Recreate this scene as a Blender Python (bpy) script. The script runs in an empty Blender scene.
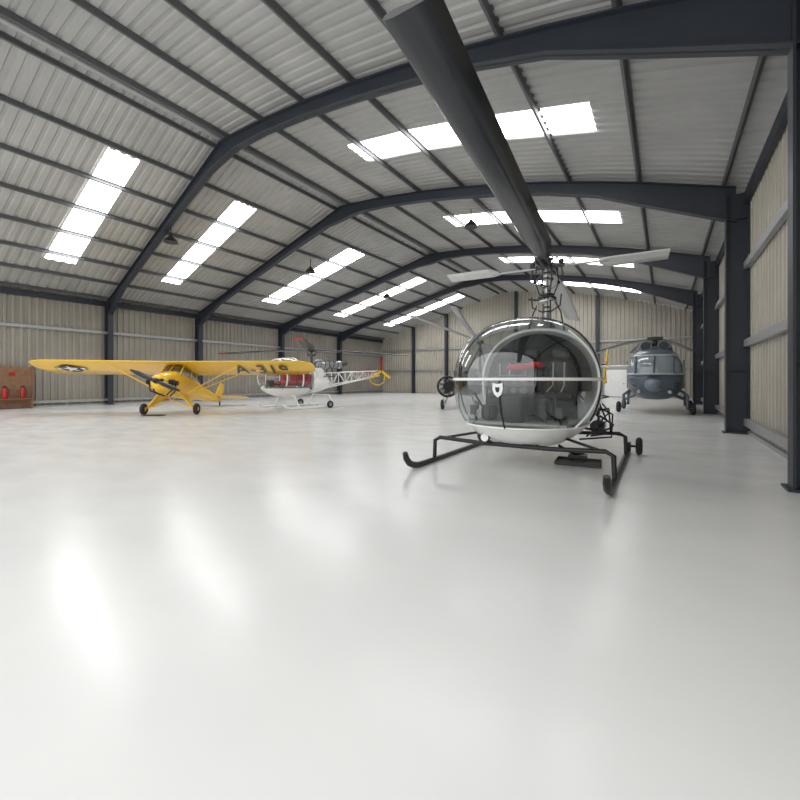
import bpy, bmesh, math, random
from mathutils import Vector, Matrix
random.seed(4)
S=bpy.context.scene
S.view_settings.view_transform='Standard'
COL=S.collection
rad=math.radians
# ------------------------------------------------------------ materials
def mat(name,col,rough=.5,metal=0,var=.06,scale=6,bump=0,bscale=40,emit=0,coat=0,spec=None):
    m=bpy.data.materials.new(name); m.use_nodes=True
    nt=m.node_tree; b=nt.nodes['Principled BSDF']
    tc=nt.nodes.new('ShaderNodeTexCoord'); nz=nt.nodes.new('ShaderNodeTexNoise')
    nz.inputs['Scale'].default_value=scale; nz.inputs['Detail'].default_value=4
    nt.links.new(tc.outputs['Object'],nz.inputs['Vector'])
    r=nt.nodes.new('ShaderNodeMapRange')
    r.inputs['From Min'].default_value=.3; r.inputs['From Max'].default_value=.7
    r.inputs['To Min'].default_value=1-var; r.inputs['To Max'].default_value=1+var
    nt.links.new(nz.outputs['Fac'],r.inputs['Value'])
    mx=nt.nodes.new('ShaderNodeMix'); mx.data_type='RGBA'; mx.blend_type='MULTIPLY'
    mx.inputs[0].default_value=1
    mx.inputs[6].default_value=(*col,1)
    nt.links.new(r.outputs['Result'],mx.inputs[7])
    nt.links.new(mx.outputs[2],b.inputs['Base Color'])
    b.inputs['Roughness'].default_value=rough; b.inputs['Metallic'].default_value=metal
    b.inputs['Coat Weight'].default_value=coat
    if spec is not None: b.inputs['Specular IOR Level'].default_value=spec
    if emit:
        b.inputs['Emission Color'].default_value=(*col,1); b.inputs['Emission Strength'].default_value=emit
    if bump:
        n2=nt.nodes.new('ShaderNodeTexNoise'); n2.inputs['Scale'].default_value=bscale
        nt.links.new(tc.outputs['Object'],n2.inputs['Vector'])
        bp=nt.nodes.new('ShaderNodeBump'); bp.inputs['Strength'].default_value=bump; bp.inputs['Distance'].default_value=.02
        nt.links.new(n2.outputs['Fac'],bp.inputs['Height']); nt.links.new(bp.outputs['Normal'],b.inputs['Normal'])
    return m
def glassmat(name,tint,refl=.1,mx_=.5,rough=.02):
    m=bpy.data.materials.new(name); m.use_nodes=True; nt=m.node_tree; nt.nodes.clear()
    o=nt.nodes.new('ShaderNodeOutputMaterial'); t=nt.nodes.new('ShaderNodeBsdfTransparent'); g=nt.nodes.new('ShaderNodeBsdfGlossy')
    t.inputs[0].default_value=(*tint,1); g.inputs['Roughness'].default_value=rough; g.inputs[0].default_value=(.95,.97,1,1)
    fr=nt.nodes.new('ShaderNodeLayerWeight'); fr.inputs[0].default_value=.18
    pw=nt.nodes.new('ShaderNodeMath'); pw.operation='POWER'; pw.inputs[1].default_value=1.4
    nt.links.new(fr.outputs['Facing'],pw.inputs[0])
    mr=nt.nodes.new('ShaderNodeMapRange'); mr.inputs['To Min'].default_value=refl; mr.inputs['To Max'].default_value=mx_
    nt.links.new(pw.outputs[0],mr.inputs['Value'])
    mx=nt.nodes.new('ShaderNodeMixShader'); nt.links.new(mr.outputs[0],mx.inputs[0])
    nt.links.new(t.outputs[0],mx.inputs[1]); nt.links.new(g.outputs[0],mx.inputs[2]); nt.links.new(mx.outputs[0],o.inputs[0])
    return m
M_steel=mat('painted_slate_steel',(.027,.033,.045),.45)
M_purl=mat('purlin_grey',(.13,.135,.14),.5,.2)
M_galv=mat('galvanised_rail',(.40,.41,.42),.4,.5)
M_roof=mat('roof_sheet_grey',(.40,.40,.39),.55,.0,.10,.8)
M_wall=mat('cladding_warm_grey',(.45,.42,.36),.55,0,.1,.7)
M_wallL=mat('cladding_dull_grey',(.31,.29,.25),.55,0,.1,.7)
M_sky=mat('translucent_skylight',(1,1,1),.4,0,.02,3,emit=8)
M_white=mat('white_paint',(.88,.88,.86),.25,0,.03,coat=.4)
M_padd=mat('off_white_blade',(.68,.68,.66),.35)
M_black=mat('black_metal',(.010,.010,.012),.35)
M_rub=mat('rubber',(.02,.02,.021),.7)
M_dark=mat('dark_interior',(.014,.015,.017),.6)
M_red=mat('red_fabric',(.6,.01,.015),.6)
M_redd=mat('deep_red_seat_fabric',(.33,.012,.016),.6)
M_redp=mat('red_paint',(.42,.015,.012),.3)
M_yel=mat('yellow_fabric_paint',(.90,.54,.012),.35,0,.04,coat=.3)
M_yelp=mat('yellow_marking',(.88,.55,.02),.4)
M_blade=mat('blade_grey',(.020,.023,.028),.32,coat=.3)
M_bladeL=mat('blade_light_grey',(.36,.37,.37),.4)
M_alu=mat('bare_aluminium',(.42,.43,.44),.3,.8)
M_eng=mat('engine_grey',(.09,.09,.09),.45,.5,.3,12)
M_blue=mat('navy_blue_grey',(.07,.095,.125),.32,0,.10,coat=.3)
M_nose=mat('nose_blue_grey',(.15,.185,.22),.4)
M_bluel=mat('pale_grey_paint',(.38,.41,.44),.4)
M_char=mat('charcoal_paint',(.018,.02,.025),.35)
M_navy=mat('insignia_blue',(.01,.015,.05),.5)
M_ins=mat('insignia_white',(.85,.85,.85),.5)
M_wood=mat('board_brown',(.22,.12,.065),.6,0,.2,5)
M_tray=mat('oily_tray',(.04,.04,.042),.4,.3)
M_pane=mat('dark_pane',(.03,.04,.05),.08,0,.02,coat=1)
M_pane2=mat('grey_pane',(.22,.26,.28),.08,0,.02,coat=1)
M_olive=mat('grey_green_panel',(.46,.48,.44),.5)
M_lamp=mat('lamp_black',(.02,.02,.02),.4)
M_glass=glassmat('tinted_canopy_glass',(.80,.83,.83),.10,.7,.01)
M_glass2=glassmat('clear_canopy_glass',(.93,.94,.95),.07,.5)
# ------------------------------------------------------------ mesh builder
class MB:
    def __init__(s): s.v=[]; s.f=[]; s.m=[]; s.s=[]
    def add(s,vs,fs,mi=0,sm=False):
        o=len(s.v); s.v+= [Vector(p) for p in vs]
        for f in fs: s.f.append([i+o for i in f]); s.m.append(mi); s.s.append(sm)
        return s
    def box(s,c,d,mi=0,R=None):
        vs=[]
        for x in(-.5,.5):
            for y in(-.5,.5):
                for z in(-.5,.5):
                    p=Vector((x*d[0],y*d[1],z*d[2]))
                    if R: p=R@p
                    vs.append(p+Vector(c))
        return s.add(vs,[(0,1,3,2),(4,6,7,5),(0,4,5,1),(2,3,7,6),(0,2,6,4),(1,5,7,3)],mi)
    def tube(s,pts,r,n=10,mi=0,closed=False):
        P=[Vector(p) for p in pts]; k=len(P)
        R=r if isinstance(r,(list,tuple)) else [r]*k
        T=[]
        for i in range(k):
            a=P[(i-1)%k] if (closed or i>0) else P[i]; b=P[(i+1)%k] if (closed or i<k-1) else P[i]
            T.append((b-a).normalized())
        u=Vector((0,0,1)) if abs(T[0].z)<.9 else Vector((1,0,0))
        N=(u-T[0]*u.dot(T[0])).normalized(); vs=[]
        for i in range(k):
            N=(N-T[i]*N.dot(T[i])).normalized(); B=T[i].cross(N)
            for j in range(n):
                a=2*math.pi*j/n; vs.append(P[i]+(N*math.cos(a)+B*math.sin(a))*R[i])
        fs=[]
        for i in range(k if closed else k-1):
            i2=(i+1)%k
            for j in range(n): fs.append((i*n+j,i*n+(j+1)%n,i2*n+(j+1)%n,i2*n+j))
        s.add(vs,fs,mi,True)
        if not closed:
            s.add(vs[:n],[list(range(n))[::-1]],mi); s.add(vs[-n:],[list(range(n))],mi)
        return s
    def ell(s,c,r,n=32,mi=0,p=1.0):
        m=n//2; vs=[]; fs=[]
        sg=lambda x:math.copysign(abs(x)**p,x)
        for i in range(m+1):
            a=-math.pi/2+math.pi*i/m
            for j in range(n):
                b=2*math.pi*j/n
                vs.append((c[0]+r[0]*sg(math.cos(a))*sg(math.cos(b)),c[1]+r[1]*sg(math.cos(a))*sg(math.sin(b)),c[2]+r[2]*sg(math.sin(a))))
        for i in range(m):
            for j in range(n): fs.append((i*n+j,i*n+(j+1)%n,(i+1)*n+(j+1)%n,(i+1)*n+j))
        return s.add(vs,fs,mi,True)
    def loft(s,secs,n=28,mi=0,p=.8,caps=True):
        vs=[];fs=[]
        sg=lambda x,q:math.copysign(abs(x)**q,x)
        for q in secs:
            y,zc,rx,rz=q[:4]; pp=q[4] if len(q)>4 else p; cx=q[5] if len(q)>5 else 0
            for j in range(n):
                a=2*math.pi*j/n; vs.append((cx+rx*sg(math.cos(a),pp),y,zc+rz*sg(math.sin(a),pp)))
        for i in range(len(secs)-1):
            for j in range(n): fs.append((i*n+j,i*n+(j+1)%n,(i+1)*n+(j+1)%n,(i+1)*n+j))
        s.add(vs,fs,mi,True)
        if caps: s.add(vs[:n],[list(range(n))],mi); s.add(vs[-n:],[list(range(n))[::-1]],mi)
        return s
    def torus(s,c,axis,R,r,n=28,m=12,mi=0):
        ax=Vector(axis).normalized(); u=Vector((0,0,1)) if abs(ax.z)<.9 else Vector((1,0,0))
        a1=ax.cross(u).normalized(); a2=ax.cross(a1)
        pts=[Vector(c)+(a1*math.cos(2*math.pi*i/n)+a2*math.sin(2*math.pi*i/n))*R for i in range(n)]
        return s.tube(pts,r,m,mi,closed=True)
    def wheel(s,c,R,w,mi_t=0,mi_h=1,axis=(1,0,0)):
        ax=Vector(axis).normalized(); c=Vector(c)
        s.torus(c,ax,R-w*.5,w*.5,mi=mi_t)
        s.tube([c-ax*w*.35,c-ax*w*.3,c+ax*w*.3,c+ax*w*.35],[R*.3,R*.62,R*.62,R*.3],18,mi_h)
        return s
    def wing(s,st,mi=0,axis='x'):
        prof=[(0,0),(.04,.55),(.15,.9),(.35,1),(.65,.65),(1,.05),(.65,-.1),(.35,-.2),(.12,-.22),(.03,-.15)]
        vs=[];fs=[];n=len(prof)
        for (x,le,te,z,t) in st:
            for a,b in prof:
                y=le+(te-le)*a; vs.append((x,y,z+b*t) if axis=='x' else (z+b*t-t*.4,y,x))
        for i in range(len(st)-1):
            for j in range(n): fs.append((i*n+j,i*n+(j+1)%n,(i+1)*n+(j+1)%n,(i+1)*n+j))
        s.add(vs,fs,mi,True); s.add(vs[:n],[list(range(n))],mi); s.add(vs[-n:],[list(range(n))],mi)
        return s
    def blade(s,c,ang,r0,r1,ch,th,droop=0,mi=0,mitip=None,cone=0,pitch=0):
        d=Vector((math.cos(ang),math.sin(ang),0)); q=Vector((-d.y,d.x,0)); k=12
        prof=[(-.3,0),(-.24,.35),(-.08,.5),(.25,.35),(.7,0),(.25,-.2),(-.08,-.3),(-.24,-.2)]
        rings=[]
        for i in range(k+1):
            t=i/k; r=r0+(r1-r0)*t; z=cone*(r)-droop*t*t
            w=ch*(.45 if i==0 else .8 if i==1 else 1)
            rings.append([Vector(c)+d*r+q*(a*w)+Vector((0,0,z+b*th+a*w*pitch)) for a,b in prof])
        n=8
        for i in range(k):
            m_=mi if (mitip is None or i<k-1) else mitip
            s.add(rings[i]+rings[i+1],[(j,(j+1)%n,n+(j+1)%n,n+j) for j in range(n)],m_,True)
        s.add(rings[0],[range(n)],mi); s.add(rings[-1],[range(n)],mi if mitip is None else mitip)
        return s
    def xf(s,T):
        s.v=[T@p for p in s.v]; return s
    def cut(s,co,no):
        bm=bmesh.new(); vs=[bm.verts.new(p) for p in s.v]
        for f in s.f:
            try: bm.faces.new([vs[i] for i in f])
            except Exception: pass
        bmesh.ops.remove_doubles(bm,verts=bm.verts,dist=1e-4)
        bmesh.ops.bisect_plane(bm,geom=bm.verts[:]+bm.edges[:]+bm.faces[:],plane_co=co,plane_no=no,clear_outer=True)
        bm.verts.index_update(); r=MB(); r.add([v.co.copy() for v in bm.verts],[[v.index for v in f.verts] for f in bm.faces],0,True); bm.free(); return r
    def obj(s,name,mats,parent=None,T=None,solid=0):
        if T: s.xf(T)
        me=bpy.data.meshes.new(name); me.from_pydata([tuple(p) for p in s.v],[],[list(f) for f in s.f])
        for m in (mats if isinstance(mats,(list,tuple)) else [mats]): me.materials.append(m)
        me.polygons.foreach_set('material_index',s.m); me.polygons.foreach_set('use_smooth',s.s)
        bm=bmesh.new(); bm.from_mesh(me); bmesh.ops.recalc_face_normals(bm,faces=bm.faces); bm.to_mesh(me); bm.free()
        me.update(); o=bpy.data.objects.new(name,me); COL.objects.link(o)
        if solid:
            md=o.modifiers.new('s','SOLIDIFY'); md.thickness=solid; md.offset=0
        if parent: o.parent=parent
        return o
def root(name,loc,rot,label,cat,group=None,sc=1):
    e=bpy.data.objects.new(name,None); COL.objects.link(e); e.location=loc; e.rotation_euler=(0,0,rot); e.scale=(sc,)*3
    e.empty_display_size=.3; e['label']=label; e['category']=cat
    if group: e['group']=group
    return e
def tag(o,label,cat,group=None):
    o['label']=label; o['category']=cat
    if group: o['group']=group
    return o
def struct(o): o['kind']='structure'; return o
# ------------------------------------------------------------ building geometry
XL,XG,XW=-24.5,-11.6,1.75
F=[(1,1.5,1),(9.1,7.4,6.4),(13.9,13.0,12.5),(20.3,20.8,19.0),(26.8,27.3,26.0),(33.6,33.6,33.6)]
def YF(s,X):
    i=min(int(s),4); t=s-i
    def fy(k):
        l,g,r=F[k]
        return l+(g-l)*(X-XL)/(XG-XL) if X<XG else g+(r-g)*(X-XG)/(XW-XG)
    return fy(i)*(1-t)+fy(i+1)*t
def RZ(X):
    if X<XG: return 8.9-3.4*(XG-X)/(XG-XL)
    t=(X-XG)/(XW-XG); return 8.9-2.95*t+.5*4*t*(1-t)
def svals():
    out=[]
    for i in range(5):
        L=F[i+1][1]-F[i][1]; n=round(L/.26)
        for k in range(n):
            for a,h in((0,0),(.5,0),(.62,1),(.88,1)): out.append((i+(k+a)/n,h))
    out.append((5,0)); return out
SV=svals()
XS=[-24.6,-21.4,-17.5,-14,-11.6]+[-10,-8.2,-6,-4,-1.3,.3,1.75]
def insky(s,Xa,Xb):
    f=s-int(s); xm=(Xa+Xb)/2; i=int(s)
    if i==0: return xm<-12 and .60<f<.745 and -21.4<xm<-14
    if i==1: return (.32<f<.50 and -21.4<xm<-14) or (.40<f<.585 and -8.2<xm<-1.3)
    return .40<f<.585 and ((-21.4<xm<-14) or (-8.2<xm<-1.3))
roof=MB(); vs=[(X,YF(s,X),RZ(X)+.04*h) for s,h in SV for X in XS]; nx=len(XS)
fs=[];sk={}
for i in range(len(SV)-1):
    for j in range(nx-1):
        sm=(SV[i][0]+SV[i+1][0])/2; q=(i*nx+j,i*nx+j+1,(i+1)*nx+j+1,(i+1)*nx+j)
        if insky(sm,XS[j],XS[j+1]): sk.setdefault((int(sm),XS[j]<XG),[]).append(q)
        else: fs.append(q)
roof.add(vs,fs); struct(roof.obj('ceiling',M_roof))
for n,(k,q) in enumerate(sorted(sk.items()),1):
    used=sorted({i for f in q for i in f}); mp={a:b for b,a in enumerate(used)}
    b=MB(); b.add([vs[i] for i in used],[[mp[i] for i in f] for f in q]); struct(b.obj('window_%d'%n,M_sky))
struct(MB().tube([(XG,1.5,8.86),(XG,33.6,8.86)],.1,6).obj('trim_1',M_galv))
def ribwall(name,x,y0,y1,z,m,inward):
    b=MB(); n=round((y1-y0)/.28); ps=[]
    for k in range(n):
        for a,h in((0,0),(.45,0),(.55,1),(.90,1)): ps.append((y0+(y1-y0)*(k+a)/n,h))
    ps.append((y1,0)); vs=[]
    for y,h in ps: vs+= [(x+inward*.07*h,y,0),(x+inward*.07*h,y,z)]
    b.add(vs,[(2*i,2*i+1,2*i+3,2*i+2) for i in range(len(ps)-1)]); return struct(b.obj(name,m))
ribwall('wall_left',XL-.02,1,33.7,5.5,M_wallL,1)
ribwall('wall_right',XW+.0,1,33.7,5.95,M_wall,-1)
b=MB(); n=94; ps=[]
for k in range(n):
    for a,h in((0,0),(.45,0),(.55,1),(.90,1)): ps.append((XL+(XW-XL)*(k+a)/n,h))
ps.append((XW,0)); vs=[]
for x,h in ps: vs+=[(x,33.65-.07*h,0),(x,33.65-.07*h,RZ(x)+.02)]
b.add(vs,[(2*i,2*i+1,2*i+3,2*i+2) for i in range(len(ps)-1)]); struct(b.obj('wall_back',M_wall))
# floor
mf=bpy.data.materials.new('white_epoxy_floor'); mf.use_nodes=True; nt=mf.node_tree; B=nt.nodes['Principled BSDF']
tc=nt.nodes.new('ShaderNodeTexCoord')
def nz(sc,det=5,sx=1,sy_=1,rot=0):
    mp=nt.nodes.new('ShaderNodeMapping'); mp.inputs['Scale'].default_value=(sx,sy_,1); mp.inputs['Rotation'].default_value=(0,0,rot)
    nt.links.new(tc.outputs['Object'],mp.inputs['Vector'])
    n=nt.nodes.new('ShaderNodeTexNoise'); n.inputs['Scale'].default_value=sc; n.inputs['Detail'].default_value=det
    nt.links.new(mp.outputs[0],n.inputs['Vector']); return n
n1=nz(.35); n2=nz(1.2,4,1,2.0,.5); n3=nz(5,4)
cr=nt.nodes.new('ShaderNodeValToRGB'); cr.color_ramp.elements[0].position=.3; cr.color_ramp.elements[0].color=(.735,.74,.735,1)
cr.color_ramp.elements[1].position=.7; cr.color_ramp.elements[1].color=(.785,.785,.775,1)
ad=nt.nodes.new('ShaderNodeMix'); ad.data_type='FLOAT'; ad.inputs[0].default_value=.4
nt.links.new(n1.outputs['Fac'],ad.inputs[2]); nt.links.new(n2.outputs['Fac'],ad.inputs[3])
nt.links.new(ad.outputs[0],cr.inputs['Fac']); nt.links.new(cr.outputs['Color'],B.inputs['Base Color'])
mr=nt.nodes.new('ShaderNodeMapRange'); mr.inputs['From Min'].default_value=.3; mr.inputs['From Max'].default_value=.7; mr.inputs['To Min'].default_value=.19; mr.inputs['To Max'].default_value=.27
nt.links.new(n2.outputs['Fac'],mr.inputs['Value']); nt.links.new(mr.outputs[0],B.inputs['Roughness'])
B.inputs['Specular IOR Level'].default_value=.24
bp=nt.nodes.new('ShaderNodeBump'); bp.inputs['Strength'].default_value=.12; bp.inputs['Distance'].default_value=.01
nt.links.new(n3.outputs['Fac'],bp.inputs['Height']); nt.links.new(bp.outputs['Normal'],B.inputs['Normal'])
b=MB(); b.add([(-34,-12,0),(10,-12,0),(10,34,0),(-34,34,0)],[(0,1,2,3)]); struct(b.obj('floor',mf))
tn=2
def purlin(X,dz=.075,m=M_purl):
    global tn
    b=MB()
    y0,y1=YF(0,X),YF(5,X)
    sl=(RZ(X+.05)-RZ(X-.05))/.1; R=Matrix.Rotation(-math.atan(sl),3,'Y')
    c=Vector((X,(y0+y1)/2,RZ(X)-dz)); L=y1-y0
    b.box(c,(.02,L,.12),0,R); b.box(c+R@Vector((.02,0,.06)),(.05,L,.012),0,R); b.box(c+R@Vector((-.02,0,-.06)),(.05,L,.012),0,R)
    struct(b.obj('trim_%d'%tn,m)); tn+=1
for k in range(8): purlin(XG-.35-k*1.74)
for k in range(8): purlin(XG+.35+k*1.78)
def girt(x,z,m,side,h=.16):
    global tn
    b=MB(); b.box((x,17.3,z),(.02,32.4,h)); b.box((x+side*.04,17.3,z+h/2),(.09,32.4,.015)); b.box((x+side*.04,17.3,z-h/2),(.09,32.4,.015))
    struct(b.obj('trim_%d'%tn,m)); tn+=1
for z in(.28,2.15,4.0): girt(XW-.17,z,M_galv,1)
girt(XW-.17,5.6,M_steel,1,.25)
for z in(.25,3.75): girt(XL+.16,z,M_galv,-1,.12)
girt(XL+.2,5.25,M_steel,-1,.25)
for nme,x in(('baseboard_left',XL+.06),('baseboard_right',XW-.08)):
    struct(MB().box((x,17.3,.04),(.06,32.4,.08)).obj(nme,M_galv))
struct(MB().box(((XL+XW)/2,33.56,.04),(XW-XL,.06,.08)).obj('baseboard_back',M_galv))
b=MB()
for z in(2.2,4.2): b.box(((XL+XW)/2,33.5,z),(XW-XL-.4,.08,.14))
struct(b.obj('trim_%d'%tn,M_galv)); tn+=1
b=MB(); b.box((-3.0,33.52,1.05),(1.7,.08,2.1)); b.box((-3.0,33.47,1.05),(1.5,.03,1.96),1); b.box((-2.5,33.44,1.0),(.12,.04,.04),2)
struct(b.obj('door_1',[M_galv,M_white,M_black]))
def beam(b,pts,w,deps,tf=.03):
    for i in range(len(pts)-1):
        p,q=Vector(pts[i]),Vector(pts[i+1]); dp,dq=deps[i],deps[i+1]
        def slab(o0a,o1a,o0b,o1b,wd):
            vs=[]
            for P,a,c in((p,o0a,o1a),(q,o0b,o1b)):
                for yy in(-wd/2,wd/2):
                    for zz in(a,c): vs.append((P.x,P.y+yy,P.z+zz))
            b.add(vs,[(0,1,3,2),(4,6,7,5),(0,4,5,1),(2,3,7,6),(0,2,6,4),(1,5,7,3)])
        slab(-tf,0,-tf,0,w); slab(-dp,-dp+tf,-dq,-dq+tf,w); slab(-dp,0,-dq,0,.03)
def frame(i,label):
    yl,yg,yr=YF(i,XL+.45),YF(i,XG),YF(i,XW-.4)
    r=root('steel_portal_frame',(XG,yg,0),0,label,'steel frame','hangar portal frames')
    T=Matrix.Translation((-XG,-yg,0))
    for side,x0,yy in((1,XL+.27,yl),(-1,XW-.3,yr)):
        b=MB(); H=RZ(x0)-.3; d=.42
        b.box((x0,yy,H/2),(d,.03,H)); b.box((x0-d/2,yy,H/2),(.03,.24,H)); b.box((x0+d/2,yy,H/2),(.03,.24,H))
        b.box((x0,yy,.015),(.55,.34,.03))
        for zz in(1.5,H-.62): b.box((x0,yy,zz),(d,.22,.02))
        b.obj('column',M_steel,r,T)
    for side in(0,1):
        xs=[XL+.3,XL+1.2,XL+2.6,-19,-15,XG-.9,XG] if side==0 else [XG,XG+.9,-9.3,-7.5,-6,-4.5,-3,-1.6,-.6,XW-.32]
        ds=[.85,.62,.36,.36,.36,.42,.6] if side==0 else [.6,.42,.36,.36,.36,.36,.36,.42,.6,.85]
        b=MB(); beam(b,[(x,YF(i,x),RZ(x)-.15) for x in xs],.22,ds); 
        b.obj('rafter',M_steel,r,T)
for i in range(0,5): frame(i,'dark slate painted steel portal frame spanning the hangar')
for x in(-20.5,-16.9,-10.4,-4.2):
    b=MB(); H=RZ(x)-.1; b.box((0,0,H/2),(.22,.03,H)); b.box((0,-.12,H/2),(.22,.03,H)); b.box((0,.12,H/2),(.22,.03,H)); b.box((0,0,.01),(.4,.4,.02))
    o=b.obj('wind_post',M_steel); o.location=(x,33.33,0); tag(o,'dark steel wind post against the end wall','steel post','end wall posts')
# ------------------------------------------------------------ front helicopter
H=root('helicopter',(-1.77,6.2,0),rad(.5),'white bubble-canopy light helicopter on black skids, rotor overhead','helicopter')
CC=(0,0,1.24); CR=(1.04,1.24,.97); PP=.90
def bub(): return MB().ell(CC,CR,96,0,PP)
ZC=.64
def surf(a,z,off=1.0):
    q=min(1,abs((z-CC[2])/CR[2])**(1/PP)); c=math.sqrt(max(0,1-q*q))**PP
    sg=lambda x:math.copysign(abs(x)**PP,x)
    return Vector((CR[0]*c*sg(math.cos(a))*off,CR[1]*c*sg(math.sin(a))*off,z))
def onb(x,z,off=0):
    q=min(1,abs((z-CC[2])/CR[2])**(1/PP)); c=math.sqrt(max(1e-6,1-q*q))**PP
    t=min(1,abs(x)/(CR[0]*c))**(1/PP); y=-CR[1]*c*math.sqrt(max(0,1-t*t))**PP
    n=Vector((x/CR[0]**2,y/CR[1]**2,(z-CC[2])/CR[2]**2)).normalized()
    return Vector((x,y,z))+n*off
hull=bub().cut((0,0,ZC),(0,0,1))
hull.loft([(.75,.75,.72,.42),(1.3,.78,.6,.36),(2.0,.85,.4,.3)],28,0,.8)
hull.obj('hull',M_white,H)
bub().cut((0,0,ZC),(0,0,-1)).cut((0,.62,0),(0,-1,0)).cut((0,.95,0),(0,1,0)).obj('cabin_rear_shell',M_white,H,solid=.02)
bub().cut((0,0,ZC),(0,0,-1)).cut((0,.62,0),(0,1,0)).obj('canopy_glass',M_glass,H)
def ring_z(z,a0,a1): return [surf(a0+(a1-a0)*i/48,z,1.002) for i in range(49)]
def ring_y(y,z0,k2=1.004,zmax=9):
    pts=[]; n=60
    for i in range(n+1):
        a=rad(-90+360*i/n); dx,dz=math.cos(a),math.sin(a); lo,hi=0,1.3
        for _ in range(28):
            m=(lo+hi)/2; x,z=dx*m,dz*m
            c=min(1,abs(z/CR[2]))**(1/PP); c=math.sqrt(max(0,1-c*c))
            f=(abs(x)/CR[0])**(2/PP)+(abs(y)/CR[1])**(2/PP)
            if abs(z)<CR[2] and f<c**2: lo=m
            else: hi=m
        p=Vector((dx*lo*k2,y,CC[2]+dz*lo*k2))
        if p.z>=z0: pts.append(p)
    return pts
fr=MB()
fr.tube(ring_z(1.29,rad(178),rad(362)),.021,8)
fr.tube(ring_z(ZC,rad(165),rad(375)),.014,8)
fr.tube(ring_y(.62,ZC-.1),.03,8)
fr.tube([surf(rad(-90+(62+20*math.sin(math.pi*i/20))),ZC+(1.95-ZC)*i/20,1.002) for i in range(21)],.016,8)
fr.obj('canopy_frame',M_white,H)
fr=MB()
fr.tube([onb(0,z,.005) for z in [ZC+(1.27-ZC)*i/12 for i in range(13)]],.012,8)
fr.tube(ring_y(-.15,ZC),.012,8)
fr.tube([surf(rad(-90-(64+18*math.sin(math.pi*i/20))),ZC+(1.95-ZC)*i/20,1.002) for i in range(21)],.010,8)
fr.obj('door_seal',M_black,H)
b=MB(); prof=[(-.064,.083),(0,.068),(.064,.083),(.068,.0),(.046,-.06),(0,-.1),(-.046,-.06),(-.068,.0)]
cx,cz=-.02,1.16
b.add([onb(cx,cz,.022)]+[onb(cx+x,cz+z,.022) for x,z in prof],[(0,i+1,(i+1)%8+1) for i in range(8)])
b.add([onb(cx,cz+.015,.026)]+[onb(cx+x*.4,cz+z*.4,.026) for x,z in prof],[(0,i+1,(i+1)%8+1) for i in range(8)],1)
b.obj('shield_emblem',[M_ins,M_navy],H)
# interior
b=MB(); b.box((0,-.05,.66),(1.4,1.2,.04)); b.obj('cabin_floor',M_olive,H)
b=MB(); b.loft([(.59,1.24,.84,.80,.95),(.605,1.24,.84,.80,.95)],40); fw=b.cut((0,0,1.1),(0,0,-1)); fw.box((0,.6,.9),(1.25,.03,.5)); fw.obj('firewall',M_dark,H)
b=MB(); b.ell((0,.18,.9),(.66,.36,.16),28,0,.5); b.ell((0,.44,1.2),(.66,.1,.38),28,0,.5)
b.obj('seat_bench',M_dark,H)
for x in(-.42,0,.42):
    b=MB(); b.ell((x,.08,1.03),(.2,.3,.07),20,0,.7); b.ell((x,.34,1.32),(.19,.08,.3),20,0,.7); b.ell((x,.36,1.68),(.13,.06,.09),16,0,.7)
    b.tube([(x-.08,.25,1.55),(x-.08,.22,1.2),(x-.1,-.1,1.11)],.013,6,1); b.tube([(x+.08,.25,1.55),(x+.08,.22,1.2),(x+.1,-.1,1.11)],.013,6,1)
    b.obj('seat_cushion',[M_char,M_olive],H)
b=MB(); b.ell((-.14,.08,1.48),(.2,.12,.06),20); b.ell((.1,.1,1.51),(.14,.1,.05),20); b.obj('red_blanket',M_red,H)
b=MB(); b.ell((-.04,-.48,.92),(.17,.2,.3),24,0,.5); b.ell((-.04,-.6,1.2),(.3,.13,.15),24,0,.5)
for i in range(4):
    for j in range(2): b.tube([(-.23+i*.13,-.7,1.14+j*.12),(-.23+i*.13,-.745,1.14+j*.12)],.045,14,1)
b.ell((.32,-.3,.86),(.1,.16,.16),16,0,.6); b.ell((-.42,-.45,.8),(.12,.12,.12),16,0,.6)
b.obj('instrument_console',[M_black,M_eng],H)
for x in(-.5,.5):
    b=MB(); b.tube([(x,-.3,.68),(x,-.38,.95),(x-.03,-.27,1.17)],.016,8); b.tube([(x-.03,-.27,1.15),(x-.03,-.24,1.28)],.026,8)
    b.obj('control_stick',M_black,H)
    for q in(-.1,.1):
        b=MB(); b.box((x+q,-.65,.84),(.09,.03,.14)); b.tube([(x+q,-.65,.8),(x+q,-.5,.68)],.012,6); b.obj('rudder_pedal',M_black,H)
    b=MB(); b.tube([(x-.22,.1,.8),(x-.24,-.2,1.02),(x-.24,-.25,1.06)],[.016,.016,.026],8); b.obj('collective_lever',M_black,H)
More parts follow.
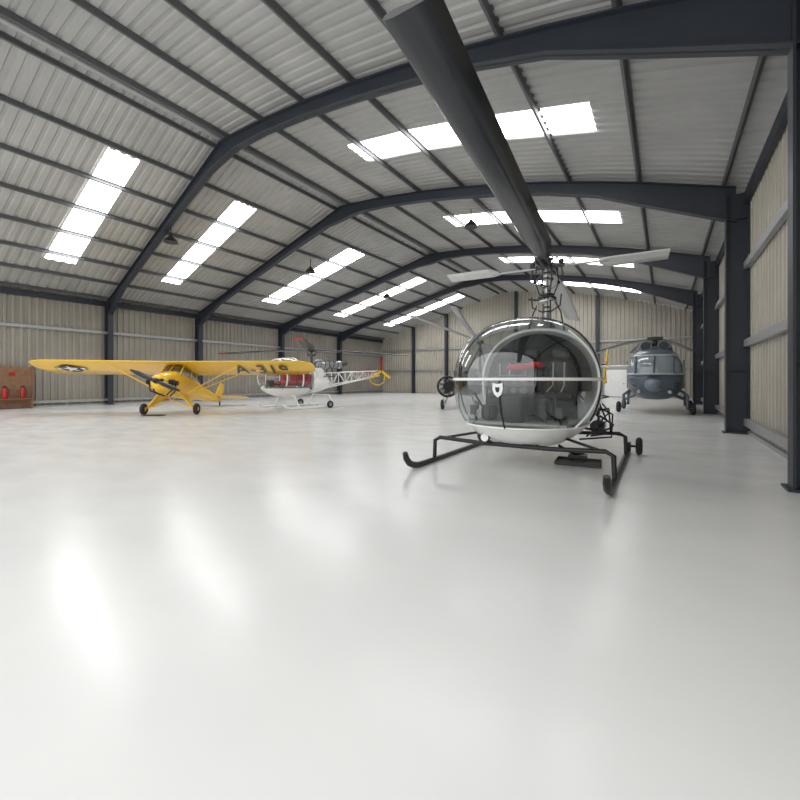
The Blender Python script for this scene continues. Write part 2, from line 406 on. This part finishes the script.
# engine
b=MB()
b.box((0,1.15,1.2),(.7,.6,.9)); b.box((0,1.2,.72),(.9,1.0,.12),1)
for sx in(-1,1):
    for k in range(3):
        y=.95+k*.26
        for j in range(6): b.tube([(sx*(.36+j*.035),y,1.15),(sx*(.375+j*.035),y,1.15)],.115,14)
        b.tube([(sx*.5,y,1.1),(sx*.5,y,.85),(sx*.45,y+.2,.7)],.035,8,1)
b.tube([(0,1.2,1.6),(0,1.25,1.95),(0,1.3,2.2)],[.3,.22,.1],20)
b.obj('engine',[M_eng,M_alu],H)
b=MB()
for sx in(-1,1):
    b.tube([(sx*.88,.8,.5),(sx*.85,1.3,.65),(sx*.3,2.1,1.15)],.02,8); b.tube([(sx*.8,.8,.75),(sx*.6,1.5,1.5),(sx*.1,2.2,1.55)],.02,8)
    b.tube([(sx*.7,.8,1.9),(sx*.3,1.4,1.9),(sx*.1,2.2,1.6)],.018,8); b.tube([(sx*.7,1.0,.35),(sx*.98,1.2,.6),(sx*.7,1.6,1.2)],.015,6)
    b.tube([(sx*.78,.95,.4),(sx*1.05,1.05,.5),(sx*1.0,1.3,.8),(sx*.5,1.4,.7)],.018,6); b.tube([(sx*.6,.95,.3),(sx*1.05,1.2,.34),(sx*1.05,1.4,.7),(sx*.6,1.6,.9)],.015,6)
    b.tube([(sx*.9,1.0,.7),(sx*1.08,1.15,.55),(sx*1.0,1.35,.38),(sx*.7,1.5,.3)],.016,6)
    b.tube([(sx*.95,.9,.9),(sx*1.02,1.2,.75),(sx*.8,1.5,.5)],.013,6); b.tube([(sx*.9,.9,1.05),(sx*1.0,1.3,1.0),(sx*.6,1.7,.9)],.013,6)
    b.tube([(sx*.84,1.15,.5),(sx*.84,1.4,.5)],.11,14); b.box((sx*.8,1.3,.75),(.12,.2,.12))
b.obj('engine_bearer',M_black,H)
# mast
HZ=3.34; HY=1.3
b=MB(); b.tube([(0,HY,1.9),(0,HY,HZ+.12)],.028,14); b.tube([(0,HY,2.12),(0,HY,2.26),(0,HY,2.34),(0,HY,2.5)],[.17,.14,.06,.045],18)
b.tube([(0,HY,2.68),(0,HY,2.71)],.16,18); b.tube([(0,HY,2.8),(0,HY,2.825)],.13,18,1); b.torus((0,HY,2.755),(0,0,1),.15,.018,20,8,1)
for zz in(2.5,2.58,2.95,3.1,3.2): b.tube([(0,HY,zz),(0,HY,zz+.025)],.07,14,1)
for a in range(4):
    t=rad(35+a*90); c,s_=math.cos(t),math.sin(t)
    b.tube([(.19*c,HY+.19*s_,2.15),(.16*c,HY+.16*s_,2.7),(.10*c,HY+.1*s_,2.8)],.011,8,a%2)
    b.tube([(.13*c,HY+.13*s_,2.82),(.22*c,HY+.22*s_,3.05),(.18*c,HY+.18*s_,HZ)],.011,8,1)
    b.tube([(.05*c,HY+.05*s_,2.9),(.22*c,HY+.22*s_,3.05)],.009,6); b.tube([(.22*c,HY+.22*s_,3.05),(.05*c,HY+.05*s_,3.22)],.009,6)
    b.ell((.22*c,HY+.22*s_,3.05),(.033,.033,.033),10,1); b.ell((.16*c,HY+.16*s_,2.72),(.03,.03,.03),10)
for sx in(-1,1):
    b.tube([(sx*.32,HY-.1,2.1),(sx*.24,HY,2.5),(sx*.14,HY,2.7)],.013,6,1); b.tube([(sx*.05,HY,2.5),(sx*.24,HY-.05,2.6),(sx*.26,HY-.05,2.8)],.013,6,1)
b.tube([(-.3,HY-.1,2.75),(.05,HY-.12,2.68)],.016,8,1)
b.obj('rotor_mast',[M_alu,M_black],H)
b=MB(); b.box((0,HY,HZ),(.16,.3,.1)); b.tube([(-.3,HY,HZ-.02),(.3,HY,HZ-.02)],.035,12); b.tube([(0,HY-.55,HZ),(0,HY+.55,HZ)],.05,12,1)
b.torus((0,HY,HZ+.12),(0,0,1),.1,.013); b.ell((0,HY,HZ+.12),(.045,.045,.1),14)
b.tube([(-.12,HY-.1,HZ),(-.08,HY,HZ+.22),(.0,HY+.02,HZ+.16)],.012,6); b.tube([(.12,HY-.1,HZ),(.1,HY,HZ+.2),(.0,HY+.02,HZ+.16)],.012,6)
for sx in(-1,1):
    b.box((sx*.1,HY-.28,HZ+.02),(.025,.3,.09)); b.box((sx*.1,HY+.28,HZ+.02),(.025,.3,.09)); b.tube([(sx*.1,HY-.2,HZ+.06),(sx*.2,HY-.1,HZ+.1),(sx*.24,HY,HZ)],.012,6)
    b.ell((sx*.25,HY,HZ+.05),(.05,.03,.05),12,1); b.tube([(sx*.24,HY,HZ),(sx*.28,HY,HZ-.2)],.014,6)
b.obj('rotor_hub',[M_eng,M_black],H)
MB().blade((0,HY,HZ),rad(-85.4),.5,5.6,.37,.06,0,0,None,.012).obj('rotor_blade',M_blade,H)
MB().blade((0,HY,HZ),rad(94),.5,5.2,.38,.06,.3,0,None,0,.25).obj('rotor_blade',M_bladeL,H)
for sg_ in(0,180):
    b=MB(); a=rad(sg_+4); d=Vector((math.cos(a),math.sin(a),0)); c=Vector((0,HY,HZ-.03))
    b.tube([c+d*.2,c+d*1.0],.02,8,1); b.blade(c,a,.85,1.85,.34,.05,0,0,None,0,-.22 if sg_==0 else .22); b.obj('control_paddle',[M_padd,M_alu],H)
# tail
b=MB(); b.tube([(0,1.7,1.3),(0,2.6,1.38),(0,7.2,1.72)],[.28,.2,.09],20); b.obj('tail_boom',M_white,H)
b=MB(); b.wing([(-.2,6.2,6.6,1.66,.03),(1.0,6.2,6.6,1.66,.03)]); b.obj('stabiliser',M_white,H)
b=MB(); b.tube([(0,7.2,1.72),(.36,7.2,1.72)],.05,12)
for sg_ in(1,-1): b.box((.36,7.2+.3*sg_,1.72+.26*sg_),(.04,.2,.55),1,Matrix.Rotation(rad(-48),3,'X'))
b.obj('tail_rotor',[M_black,M_yelp],H)
b=MB(); b.tube([(0,6.5,1.65),(.2,7.2,1.15),(.3,7.8,1.2),(.25,7.9,1.6)],.035,8); b.obj('tail_guard',M_yelp,H)
# skids
for sx in(-1,1):
    b=MB(); x=sx*1.25
    b.tube([(x,-1.52,.27),(x,-1.49,.19),(x,-1.41,.11),(x,-1.3,.065),(x,-1.15,.042),(x,-.8,.038),(x,1.9,.038),(x,1.96,.05)],[.036,.044,.047,.046,.042,.038,.038,.034],14); b.obj('skid',M_black,H)
for y in(-.65,1.35):
    b=MB(); b.tube([(-1.25,y,.06),(-1.24,y,.34),(-1.15,y,.39),(-.5,y,.36),(.5,y,.36),(1.15,y,.39),(1.24,y,.34),(1.25,y,.06)],.031,12)
    for sx in(-1,1): b.tube([(sx*1.22,y,.36),(sx*.5,y+(.35 if y<0 else -.3),.5)],.02,8)
    b.obj('cross_tube',M_black,H)
for sx in(-1,1):
    b=MB(); b.wheel((sx*1.42,1.75,.15),.15,.1); b.tube([(sx*1.25,1.75,.14),(sx*1.44,1.75,.14)],.02,8,0); b.box((sx*1.27,1.75,.12),(.05,.1,.16),0)
    b.obj('ground_wheel',[M_rub,M_alu],H)
b=MB(); p=onb(-.38,.47,.0); b.tube([p+Vector((0,.08,0)),p+Vector((0,-.03,-.01)),p+Vector((0,-.06,-.01))],[.05,.07,.065],18,0); b.tube([p+Vector((0,-.058,-.01)),p+Vector((0,-.064,-.01))],.056,18,1)
b.obj('landing_light',[M_black,M_ins],H)
b=MB(); p=onb(.25,.36,.0); b.box(p,(.12,.1,.06)); b.obj('tow_fitting',M_eng,H)
b=MB(); b.tube([(.45,.1,.3),(.6,.4,.15),(.72,.6,.12)],.02,8); b.box((.65,.5,.1),(.25,.2,.05)); b.obj('step_fitting',M_black,H)
b=MB(); b.box((0,0,.012),(.62,.44,.02))
for sx in(-1,1): b.box((sx*.31,0,.03),(.015,.44,.05)); b.box((0,sx*.22,.03),(.62,.015,.05))
o=b.obj('drip_tray',M_tray); o.location=(-1.1,6.6,.002); o.rotation_euler=(0,0,.1); tag(o,'shallow black metal drip tray under the helicopter','drip tray')
# ------------------------------------------------------------ yellow plane
cy,sy=math.cos(rad(33.5)),math.sin(rad(33.5))
def W(lat,dep): return (lat*cy-dep*sy,lat*sy+dep*cy,0)
A=root('airplane',W(-8.5,15.2),rad(33.5+6),'yellow high-wing light airplane with black propeller and wing lettering','airplane',None,.96)
AX=Vector((0,-.5,.22)); TP=Matrix.Translation(AX)@Matrix.Rotation(rad(-10),4,'X')@Matrix.Translation(-AX)
WP=Vector((0,-.4,1.95)); TW=TP@Matrix.Translation(WP)@Matrix.Rotation(rad(-9),4,'X')@Matrix.Translation(-WP)
b=MB().loft([(-1.72,1.08,.14,.16,.9),(-1.66,1.09,.24,.26,.85),(-1.2,1.14,.33,.35,.7),(-.75,1.2,.36,.44,.6),(-.55,1.22,.37,.48,.6),(.9,1.24,.35,.48,.6),(2.2,1.22,.22,.32,.65),(4.4,1.27,.08,.17,.7),(5.05,1.3,.03,.12,.8)]); 
b.obj('fuselage',M_yel,A,TP)
b=MB().loft([(-.72,1.55,.34,.12,.6),(-.45,1.74,.36,.22,.6),(.75,1.7,.36,.16,.6),(1.5,1.55,.28,.12,.6)]); b.obj('cabin_glazing',M_pane,A,TP)
for x in(-.36,.36):
    for pp in ([(x,-.78,1.5),(x,-.42,1.95)],[(x,.3,1.5),(x,.3,1.9)],[(x,.85,1.6),(x,.85,1.8)]): MB().tube(pp,.021,6).obj('window_pillar',M_yel,A,TP)
MB().tube([(0,-.8,1.66),(0,-.45,1.96)],.015,6).obj('window_pillar',M_yel,A,TP)
tipst=lambda sgn:[(sgn*x,le,te,1.98+abs(x)*.01,t) for x,le,te,t in((0,-.74,.86,.085),(2.5,-.74,.86,.085),(4.7,-.74,.86,.08),(5.05,-.66,.78,.07),(5.25,-.5,.6,.05),(5.36,-.2,.35,.02))]
for sgn in(-1,1): MB().wing(tipst(sgn)).obj('wing',M_yel,A,TW.copy())
for sgn in(-1,1):
    b=MB()
    b.tube([TP@Vector((sgn*.36,-.3,.8)),TW@Vector((sgn*2.4,-.35,1.97))],.02,8); b.tube([TP@Vector((sgn*.36,-.1,.8)),TW@Vector((sgn*2.4,.45,1.97))],.02,8)
    b.obj('wing_strut',M_yel,A)
b=MB()
for sgn in(-1,1):
    b.tube([(sgn*.33,-.75,.82),(sgn*.86,-.5,.25)],.03,8); b.tube([(sgn*.33,.1,.8),(sgn*.86,-.5,.25)],.03,8)
    b.add([(sgn*.33,-.75,.82),(sgn*.33,.1,.8),(sgn*.84,-.45,.27),(sgn*.84,-.52,.27)],[(0,1,2,3)])
    b.tube([(0,-.45,.55),(sgn*.8,-.5,.26)],.022,8)
b.tube([(0,-.45,.55),(-.3,-.4,.8)],.02,6);b.tube([(0,-.45,.55),(.3,-.4,.8)],.02,6)
b.obj('landing_gear',M_yel,A,TP)
for sgn in(-1,1):
    MB().wheel((sgn*.96,-.5,.22),.22,.17).obj('wheel',[M_rub,M_yel],A,TP)
b=MB(); b.wheel((0,4.95,1.04),.09,.05); b.tube([(0,4.95,1.04),(0,4.85,1.2)],.02,8); b.obj('tail_wheel',[M_rub,M_black],A,TP)
b=MB().wing([(-1.45,4.55,5.0,1.36,.02),(-1.2,4.35,5.2,1.36,.03),(0,4.1,5.3,1.36,.04),(1.2,4.35,5.2,1.36,.03),(1.45,4.55,5.0,1.36,.02)]); b.obj('tailplane',M_yel,A,TP)
b=MB().wing([(1.3,4.1,5.2,0,.04),(1.8,4.55,5.5,0,.04),(2.15,4.85,5.45,0,.02)],0,'z'); b.obj('fin',M_yel,A,TP)
b=MB(); a=rad(24)
for sg_ in(-1,1):
    R=Matrix.Rotation(a,4,'Y')
    q=MB().wing([(sg_*.05,-.03,.03,0,.04),(sg_*.35,-.09,.09,0,.03),(sg_*.7,-.08,.08,0,.02),(sg_*.95,-.03,.03,0,.01)])
    q.xf(Matrix.Translation((0,-1.84,1.1))@R@Matrix.Rotation(rad(65),4,'X')); b.add(q.v,q.f,0,True)
b.tube([(0,-1.95,1.1),(0,-1.88,1.1),(0,-1.72,1.1)],[.03,.09,.1],16); b.obj('propeller',M_black,A,TP)
for sgn in(-1,1):
    b=MB()
    for yy in(-1.42,-1.12):
        for k in range(6): b.tube([(sgn*(.3+k*.03),yy,1.12),(sgn*(.315+k*.03),yy,1.12)],.09,14)
        b.tube([(sgn*.4,yy,1.05),(sgn*.36,yy+.05,.8),(sgn*.1,yy+.3,.68)],.025,8)
    b.obj('engine_cylinder',M_black,A,TP)
    MB().ell((sgn*.15,-1.7,1.14),(.08,.04,.06),16).obj('air_intake',M_black,A,TP)
def flat_text(txt,size):
    cu=bpy.data.curves.new('t','FONT'); cu.body=txt; cu.size=size; cu.align_x='CENTER'; cu.align_y='CENTER'; cu.offset=.010; cu.extrude=.002; cu.space_character=1.15
    o=bpy.data.objects.new('t',cu); COL.objects.link(o); bpy.context.view_layer.update()
    me=bpy.data.meshes.new_from_object(o.evaluated_get(bpy.context.evaluated_depsgraph_get())); bpy.data.objects.remove(o); return me
me=flat_text('A-319',1.0)
vx=[v.co.x for v in me.vertices]; vy=[v.co.y for v in me.vertices]
kx=2.15/(max(vx)-min(vx)); ky=.92/(max(vy)-min(vy)); mxx=(max(vx)+min(vx))/2; myy=(max(vy)+min(vy))/2
me.transform(Matrix.Diagonal((kx,ky,1,1))@Matrix.Translation((-mxx,-myy,0)))
me.materials.clear(); me.materials.append(M_black)
RT=Matrix(((1,0,0,3.2),(0,-1,0,.04),(0,0,-1,1.95),(0,0,0,1)))
me.transform(TW@RT); o=bpy.data.objects.new('wing_lettering',me); COL.objects.link(o); o.parent=A
b=MB(); zz=1.97; sxx=-4.05
def disc(r,cx,cyy,z,mi,n=32): b.add([(cx+r*math.cos(2*math.pi*i/n),cyy+r*math.sin(2*math.pi*i/n),z) for i in range(n)],[range(n)],mi)
disc(.38,sxx,.04,zz,0)
b.box((sxx,.04,zz),(1.1,.28,.004),0); b.box((sxx,.04,zz-.004),(1.02,.18,.004),1)
disc(.36,sxx,.04,zz-.008,0)
pts=[]
for i in range(10):
    r=.34 if i%2==0 else .135; t=rad(-90+36*i); pts.append((sxx+r*math.cos(t),.04+r*math.sin(t),zz-.012))
b.add([(sxx,.04,zz-.012)]+pts,[(0,i+1,(i+1)%10+1) for i in range(10)],1)
b.obj('star_insignia',[M_navy,M_ins],A,TW)
p=W(-8.8,14.3)
b=MB(); b.box((0,0,.012),(.7,.35,.02)); b.box((0,0,.03),(.63,.06,.03)); o=b.obj('drip_mat',M_tray); o.location=(p[0],p[1],.001); o.rotation_euler=(0,0,rad(35)); tag(o,'small black drip mat below the airplane nose','mat')
# ------------------------------------------------------------ white & red helicopter
L=root('helicopter',W(-4.5,18.8),rad(-11),'white helicopter with red seats and lattice tail boom','helicopter',None,1.15)
c2=(0,-.75,1.2); r2=(.92,1.25,.78); ZL=.80
bb=lambda:MB().ell(c2,r2,48,0,.98)
bb().cut((0,0,ZL),(0,0,1)).obj('hull',M_white,L)
bb().cut((0,0,ZL),(0,0,-1)).cut((0,.0,0),(0,1,0)).obj('canopy_glass',M_glass2,L)
b=bb().cut((0,0,ZL),(0,0,-1)).cut((0,.0,0),(0,-1,0)); b.loft([(.05,.95,.7,.42),(.6,.95,.6,.32),(.95,1.0,.4,.25)],28,0,.8); b.obj('rear_cabin',M_white,L)
b=MB()
for yy in(-1.25,-.6,.0):
    k=math.sqrt(max(0,1-((yy-c2[1])/r2[1])**2)); b.tube([(r2[0]*k*math.cos(rad(-25+230*i/24))*1.01,yy,c2[2]+r2[2]*k*math.sin(rad(-25+230*i/24))*1.01) for i in range(25)],.026,6)
b.tube([(0,c2[1]-r2[1]*math.cos(rad(a)),c2[2]+r2[2]*math.sin(rad(a))) for a in range(-20,120,10)],.02,6)
b.obj('canopy_frame',M_white,L)
for x in(-.38,.38):
    b=MB(); b.ell((x,-.95,.98),(.23,.27,.09),16,0,.6); b.ell((x,-.7,1.25),(.22,.07,.3),16,0,.6); b.obj('seat',M_redd,L)
b=MB(); b.ell((0,-.1,1.2),(.6,.08,.35),20,0,.6); b.ell((0,-.3,.98),(.6,.2,.1),20,0,.6); b.obj('rear_bench',M_redd,L)
b=MB(); b.box((0,-1.5,.98),(.35,.15,.25)); b.box((0,-.7,.78),(1.3,1.3,.05)); b.obj('instrument_console',M_dark,L)
b=MB(); b.tube([(0,.5,1.78),(0,.6,1.78),(0,1.0,1.78),(0,1.4,1.78),(0,1.8,1.78),(0,1.85,1.78)],[.12,.19,.19,.14,.17,.1],20); b.tube([(0,1.8,1.78),(0,2.15,1.86)],[.12,.1],16,1)
for k in range(5): b.torus((0,.7+.22*k,1.78),(0,1,0),.19,.015,18,6,1)
for sx in(-1,1):
    b.tube([(sx*.3,.5,1.3),(sx*.12,.6,1.75)],.025,6,1); b.tube([(sx*.28,1.3,1.25),(sx*.12,1.2,1.75)],.025,6,1); b.tube([(sx*.3,.5,1.3),(sx*.28,1.3,1.25)],.02,6,1)
b.obj('turbine_engine',[M_alu,M_eng],L)
b=MB(); b.tube([(-.42,.45,1.38),(.42,.45,1.38)],.24,20); b.obj('fuel_tank',M_white,L)
b=MB(); N=9
def bs(t): y=.8+t*3.3; w=.36*(1-t)+.07*t; zb=.78*(1-t)+1.32*t; zt=1.4*(1-t)+1.55*t; return [(-w,y,zb),(w,y,zb),(w*.8,y,zt),(-w*.8,y,zt)]
for i in range(N):
    a_,b_=bs(i/N),bs((i+1)/N)
    for j in range(4):
        b.tube([a_[j],b_[j]],.022,6); b.tube([a_[j],a_[(j+1)%4]],.014,6); b.tube([a_[j],b_[(j+1)%4]] if i%2 else [a_[(j+1)%4],b_[j]],.013,6)
b.obj('lattice_tail_boom',M_white,L)
b=MB(); b.wing([(-.6,3.1,3.45,1.45,.03),(.6,3.1,3.45,1.45,.03)]); b.obj('stabiliser',M_redp,L)
b=MB(); b.tube([(0,4.05,1.5),(.25,4.05,1.55)],.06,12)
for k in range(3):
    t=rad(90+120*k); b.box((.25,4.05+.36*math.cos(t),1.55+.36*math.sin(t)),(.03,.65,.11),1 if k else 2,Matrix.Rotation(t,3,'X'))
b.obj('tail_rotor',[M_black,M_yelp,M_redp],L)
b=MB(); b.tube([(0,3.4,1.3),(0,3.7,.95),(0,4.1,.85),(0,4.45,1.0),(0,4.55,1.4)],.025,8); b.obj('tail_guard',M_yelp,L)
for sx in(-1,1):
    MB().tube([(sx*.95,-1.5,.2),(sx*.95,-1.35,.08),(sx*.95,-1.15,.045),(sx*.95,1.3,.045)],.042,10).obj('skid',M_white,L)
for y in(-.8,.8):
    MB().tube([(-.95,y,.06),(-.6,y,.5),(.6,y,.5),(.95,y,.06)],.035,8).obj('cross_tube',M_white,L)
for sx in(-1,1): MB().wheel((sx*1.1,.5,.15),.15,.09).obj('ground_wheel',[M_rub,M_alu],L)
b=MB(); b.tube([(0,.35,1.4),(0,.35,2.4)],.05,12); b.tube([(0,.35,2.1),(0,.35,2.18)],.16,16)
for k in range(3):
    t=rad(30+120*k); b.tube([(.16*math.cos(t),.35+.16*math.sin(t),2.12),(.25*math.cos(t),.35+.25*math.sin(t),2.3)],.02,6)
b.ell((0,.35,2.36),(.2,.2,.09),16); b.obj('rotor_mast',M_eng,L)
for ang in(82,202,322):
    MB().blade((0,.35,2.36),rad(ang),.2,5.0,.3,.07,.05,0,1,0,.15).obj('rotor_blade',[M_blade,M_redp],L)
# ------------------------------------------------------------ blue-grey helicopter
G=root('helicopter',(-.33,19.0,0),rad(0),'dark blue-grey naval style helicopter on four wheels','helicopter')
c3=(0,-.3,1.5); r3=(.95,1.5,.98); P3=.72
b3=lambda:MB().ell(c3,r3,56,0,P3)
fus=b3().cut((0,0,1.5),(0,0,1)); fus.loft([(.3,1.5,.93,.9,.6),(1.6,1.5,.85,.85,.6),(2.6,1.6,.5,.5),(6.0,2.0,.16,.2)],28,0,.7); fus.obj('fuselage',M_blue,G)
b3().cut((0,0,1.5),(0,0,-1)).cut((0,-.6,0),(0,1,0)).cut((0,0,2.2),(0,0,1)).obj('windscreen',M_pane2,G)
b3().cut((0,0,1.5),(0,0,-1)).cut((0,-.6,0),(0,-1,0)).obj('cabin_roof',M_blue,G)
b3().cut((0,0,2.2),(0,0,-1)).cut((0,-.6,0),(0,1,0)).obj('roof_panel',M_blue,G)
def on3(x,z,o=.01):
    s_=min(1,abs((z-c3[2])/r3[2]))**(1/P3); c=math.sqrt(max(0,1-s_*s_)); t=(abs(x)/r3[0])**(1/P3)
    k=max(0,c*c-t*t)
    return (x,c3[1]-r3[1]*(k**.5)**P3-o,z)
b=MB()
for x in(-.58,0,.58): b.tube([on3(x,1.5+.66*i/8) for i in range(9)],.04,6,1)
b.tube([on3(-.88+1.76*i/20,1.5) for i in range(21)],.045,6); b.tube([on3(-.68+1.36*i/20,2.18) for i in range(21)],.045,6); b.obj('windscreen_frame',[M_bluel,M_blue],G)
b=MB().loft([(-1.98,1.12,.08,.07,1),(-1.93,1.12,.18,.15,.95),(-1.8,1.12,.29,.24,.9),(-1.4,1.12,.36,.3,.8)],24); b.box((0,-1.84,1.42),(.4,.06,.04),1); b.tube([(.2,-1.8,1.0),(.2,-2.15,1.0)],.02,6,1)
b.obj('nose_cone',[M_nose,M_black],G)
for sx in(-1,1):
    MB().ell((sx*.56,-1.38,1.12),(.2,.24,.16),20).obj('chin_window',M_pane,G)
    b=MB(); b.tube([(sx*.48,-1.75,.85),(sx*.48,-1.5,.85)],[.06,.07],14); b.obj('landing_light',M_bluel,G)
    MB().box((sx*.95,.3,1.5),(.04,1.0,1.1)).obj('side_door',M_nose,G)
b=MB(); b.ell((0,.6,2.42),(.6,.9,.25),24,0,.6); b.tube([(-.3,-.3,2.62),(-.3,.9,2.62)],.2,18,1); b.tube([(.3,-.3,2.62),(.3,.9,2.62)],.2,18,1)
b.tube([(-.3,-.34,2.62),(-.3,-.29,2.62)],.15,16,1); b.tube([(.3,-.34,2.62),(.3,-.29,2.62)],.15,16,1); b.torus((-.3,-.3,2.62),(0,1,0),.19,.025,20,8,2); b.torus((.3,-.3,2.62),(0,1,0),.19,.025,20,8,2)
b.tube([(0,.9,2.5),(0,2.0,2.5)],[.3,.2],18,1)
for sx in(-1,1): b.tube([(sx*.6,0,2.35),(sx*.5,.3,2.8),(sx*.1,.5,2.85)],.025,6,2); b.tube([(sx*.5,-.1,2.4),(sx*.1,.4,2.8)],.02,6,2)
b.obj('engine_deck',[M_blue,M_black,M_nose],G)
b=MB(); b.tube([(0,.5,2.4),(0,.5,3.05)],.08,12); b.box((0,.5,2.98),(.55,.2,.12)); b.box((0,.5,2.98),(.2,.55,.12)); b.tube([(0,.5,2.72),(0,.5,2.78)],.25,16); b.obj('rotor_head',M_black,G)
for ang in(72,86,102,124): MB().blade((0,.5,2.98),rad(ang),.3,4.8,.32,.06,.3,0,None,0,.1).obj('rotor_blade',M_blade,G)
for sx in(-1,1):
    for y in(-.9,1.5):
        b=MB(); b.wheel((sx*1.2,y,.22),.22,.16); b.obj('wheel',[M_rub,M_nose],G)
        b=MB(); b.tube([(sx*.7,y+.2,1.0),(sx*1.03,y,.7),(sx*1.03,y,.2)],.055,8); b.tube([(sx*.5,y,.75),(sx*1.03,y,.5)],.035,8); b.tube([(sx*1.0,y,.22),(sx*1.2,y,.22)],.03,8); b.obj('undercarriage_leg',M_blue,G)
# ------------------------------------------------------------ partly hidden helicopter with black engine
K=root('helicopter',W(2.6,18.0),rad(33.5),'charcoal helicopter with exposed black engine and pale rotor blades','helicopter')
kx_=.6
b=MB(); b.loft([(-.9,1.15,.3,.35,1,kx_),(-.7,1.15,.5,.52,1,kx_),(.4,1.2,.62,.65,.85,kx_),(1.8,1.3,.45,.5,.85,kx_),(5.0,1.7,.12,.16,1,kx_)]); b.obj('fuselage',M_char,K)
b=MB()
for k in range(9):
    t=2*math.pi*k/9; c,s_=math.cos(t),math.sin(t)
    for j in range(4): b.tube([((.2+.06*j)*c-.55,-.9,1.0+(.2+.06*j)*s_),((.23+.06*j)*c-.55,-.9,1.0+(.23+.06*j)*s_)],.07,10)
b.tube([(-.55,-1.1,1.0),(-.55,-.7,1.0)],.2,18); b.torus((-.55,-.8,1.0),(0,1,0),.42,.05); b.tube([(-.55,-.7,1.0),(.6,0,1.2)],.25,12)
b.obj('radial_engine',M_black,K)
for sx in(-1,1):
    b=MB(); b.wheel((sx*.75,-.6,.22),.22,.15); b.obj('wheel',[M_rub,M_alu],K)
    b=MB(); b.tube([(sx*.4,-.6,.9),(sx*.66,-.6,.22),(sx*.76,-.6,.22)],.04,8); b.tube([(sx*.7,-.9,.2),(sx*.75,-.1,1.3)],.025,8); b.obj('undercarriage_leg',M_alu,K)
hx=1.05
b=MB(); b.tube([(hx,.2,1.4),(hx,.2,3.0)],.06,12); b.ell((hx,.2,3.0),(.18,.18,.1),16); b.tube([(.4,0,1.6),(hx-.05,.2,2.7)],.03,6);b.tube([(1.4,0,1.4),(hx+.05,.2,2.7)],.03,6); b.obj('rotor_mast',M_eng,K)
MB().blade((hx,.2,3.0),rad(244.5),.3,7.7,.2,.04,.0,0,None,.01).obj('rotor_blade',M_bladeL,K)
MB().blade((hx,.2,3.0),rad(252.5),.3,7.2,.2,.04,-.35).obj('rotor_blade',M_bladeL,K)
MB().blade((hx,.2,3.0),rad(65),.3,5.6,.2,.04,.1).obj('rotor_blade',M_bladeL,K)
# ------------------------------------------------------------ fire point
b=MB(); b.box((0,0,.95),(.05,1.5,1.86)); b.box((.03,-.74,.95),(.08,.05,1.9)); b.box((.03,.74,.95),(.08,.05,1.9))
o=b.obj('fire_point_board',M_wood); o.location=(XL+.3,5.25,0); tag(o,'brown wooden fire point board against the wall','board')
b=MB(); b.box((0,0,.44),(.3,1.3,.03))
for q in(-.6,.6): b.box((-.12,q,.215),(.04,.05,.43)); b.box((.12,q,.215),(.04,.05,.43))
o=b.obj('extinguisher_stand',M_wood); o.location=(XL+.56,5.3,0); tag(o,'low brown wooden shelf carrying the fire extinguishers','stand')
for k,(yy,r) in enumerate(((5.02,.095),(5.6,.085))):
    b=MB(); b.tube([(0,0,0),(0,0,.02),(0,0,.4),(0,0,.47),(0,0,.5)],[r*.9,r,r,r*.6,.03],18); 
    e=root('fire_extinguisher',(XL+.56,yy,.456),0,'red fire extinguisher with black hose on brown board','fire extinguisher','fire extinguishers'); b.obj('cylinder_body',M_redp,e)
    b=MB(); b.box((0,0,.53),(.05,.12,.06)); b.tube([(0,.05,.51),(.08,.12,.4),(.08,.11,.12)],.015,8); b.obj('hose_and_handle',M_black,e)
b=MB(); b.box((0,0,0),(.02,.2,.16)); o=b.obj('safety_sign',M_redp); o.location=(XL+.34,5.3,1.55); tag(o,'small red square fire safety sign on board','sign')
# ------------------------------------------------------------ ceiling lamps
for (x,y) in((-16.5,8.3),(-15.7,15.1),(-15.9,22.4),(-6.5,15.0)):
    zt=RZ(x)-.1
    e=root('ceiling_lamp',(x,y,zt),0,'black domed high-bay lamp hanging from the roof','ceiling lamp','high-bay lamps')
    MB().tube([(0,0,0),(0,0,-.45)],.02,8).obj('rod',M_lamp,e)
    MB().tube([(0,0,-.42),(0,0,-.5),(0,0,-.6),(0,0,-.72)],[.05,.1,.22,.27],20).obj('lamp_shade',M_lamp,e)
b=MB(); b.tube([(1.62,12.9,.1),(1.62,12.9,5.4)],.03,8); struct(b.obj('trim_%d'%tn,M_galv)); tn+=1
# ------------------------------------------------------------ light
w=bpy.data.worlds.new('overcast'); S.world=w; w.use_nodes=True; w.node_tree.nodes['Background'].inputs[0].default_value=(1,1,.99,1); w.node_tree.nodes['Background'].inputs[1].default_value=1.8
# ------------------------------------------------------------ camera
cd=bpy.data.cameras.new('camera'); cd.lens=18; cd.sensor_width=36; cd.shift_y=-.025; cd.clip_end=200
co=bpy.data.objects.new('camera',cd); COL.objects.link(co); co.location=(0,0,1.28); co.rotation_euler=(rad(90),0,rad(33.5)); S.camera=co
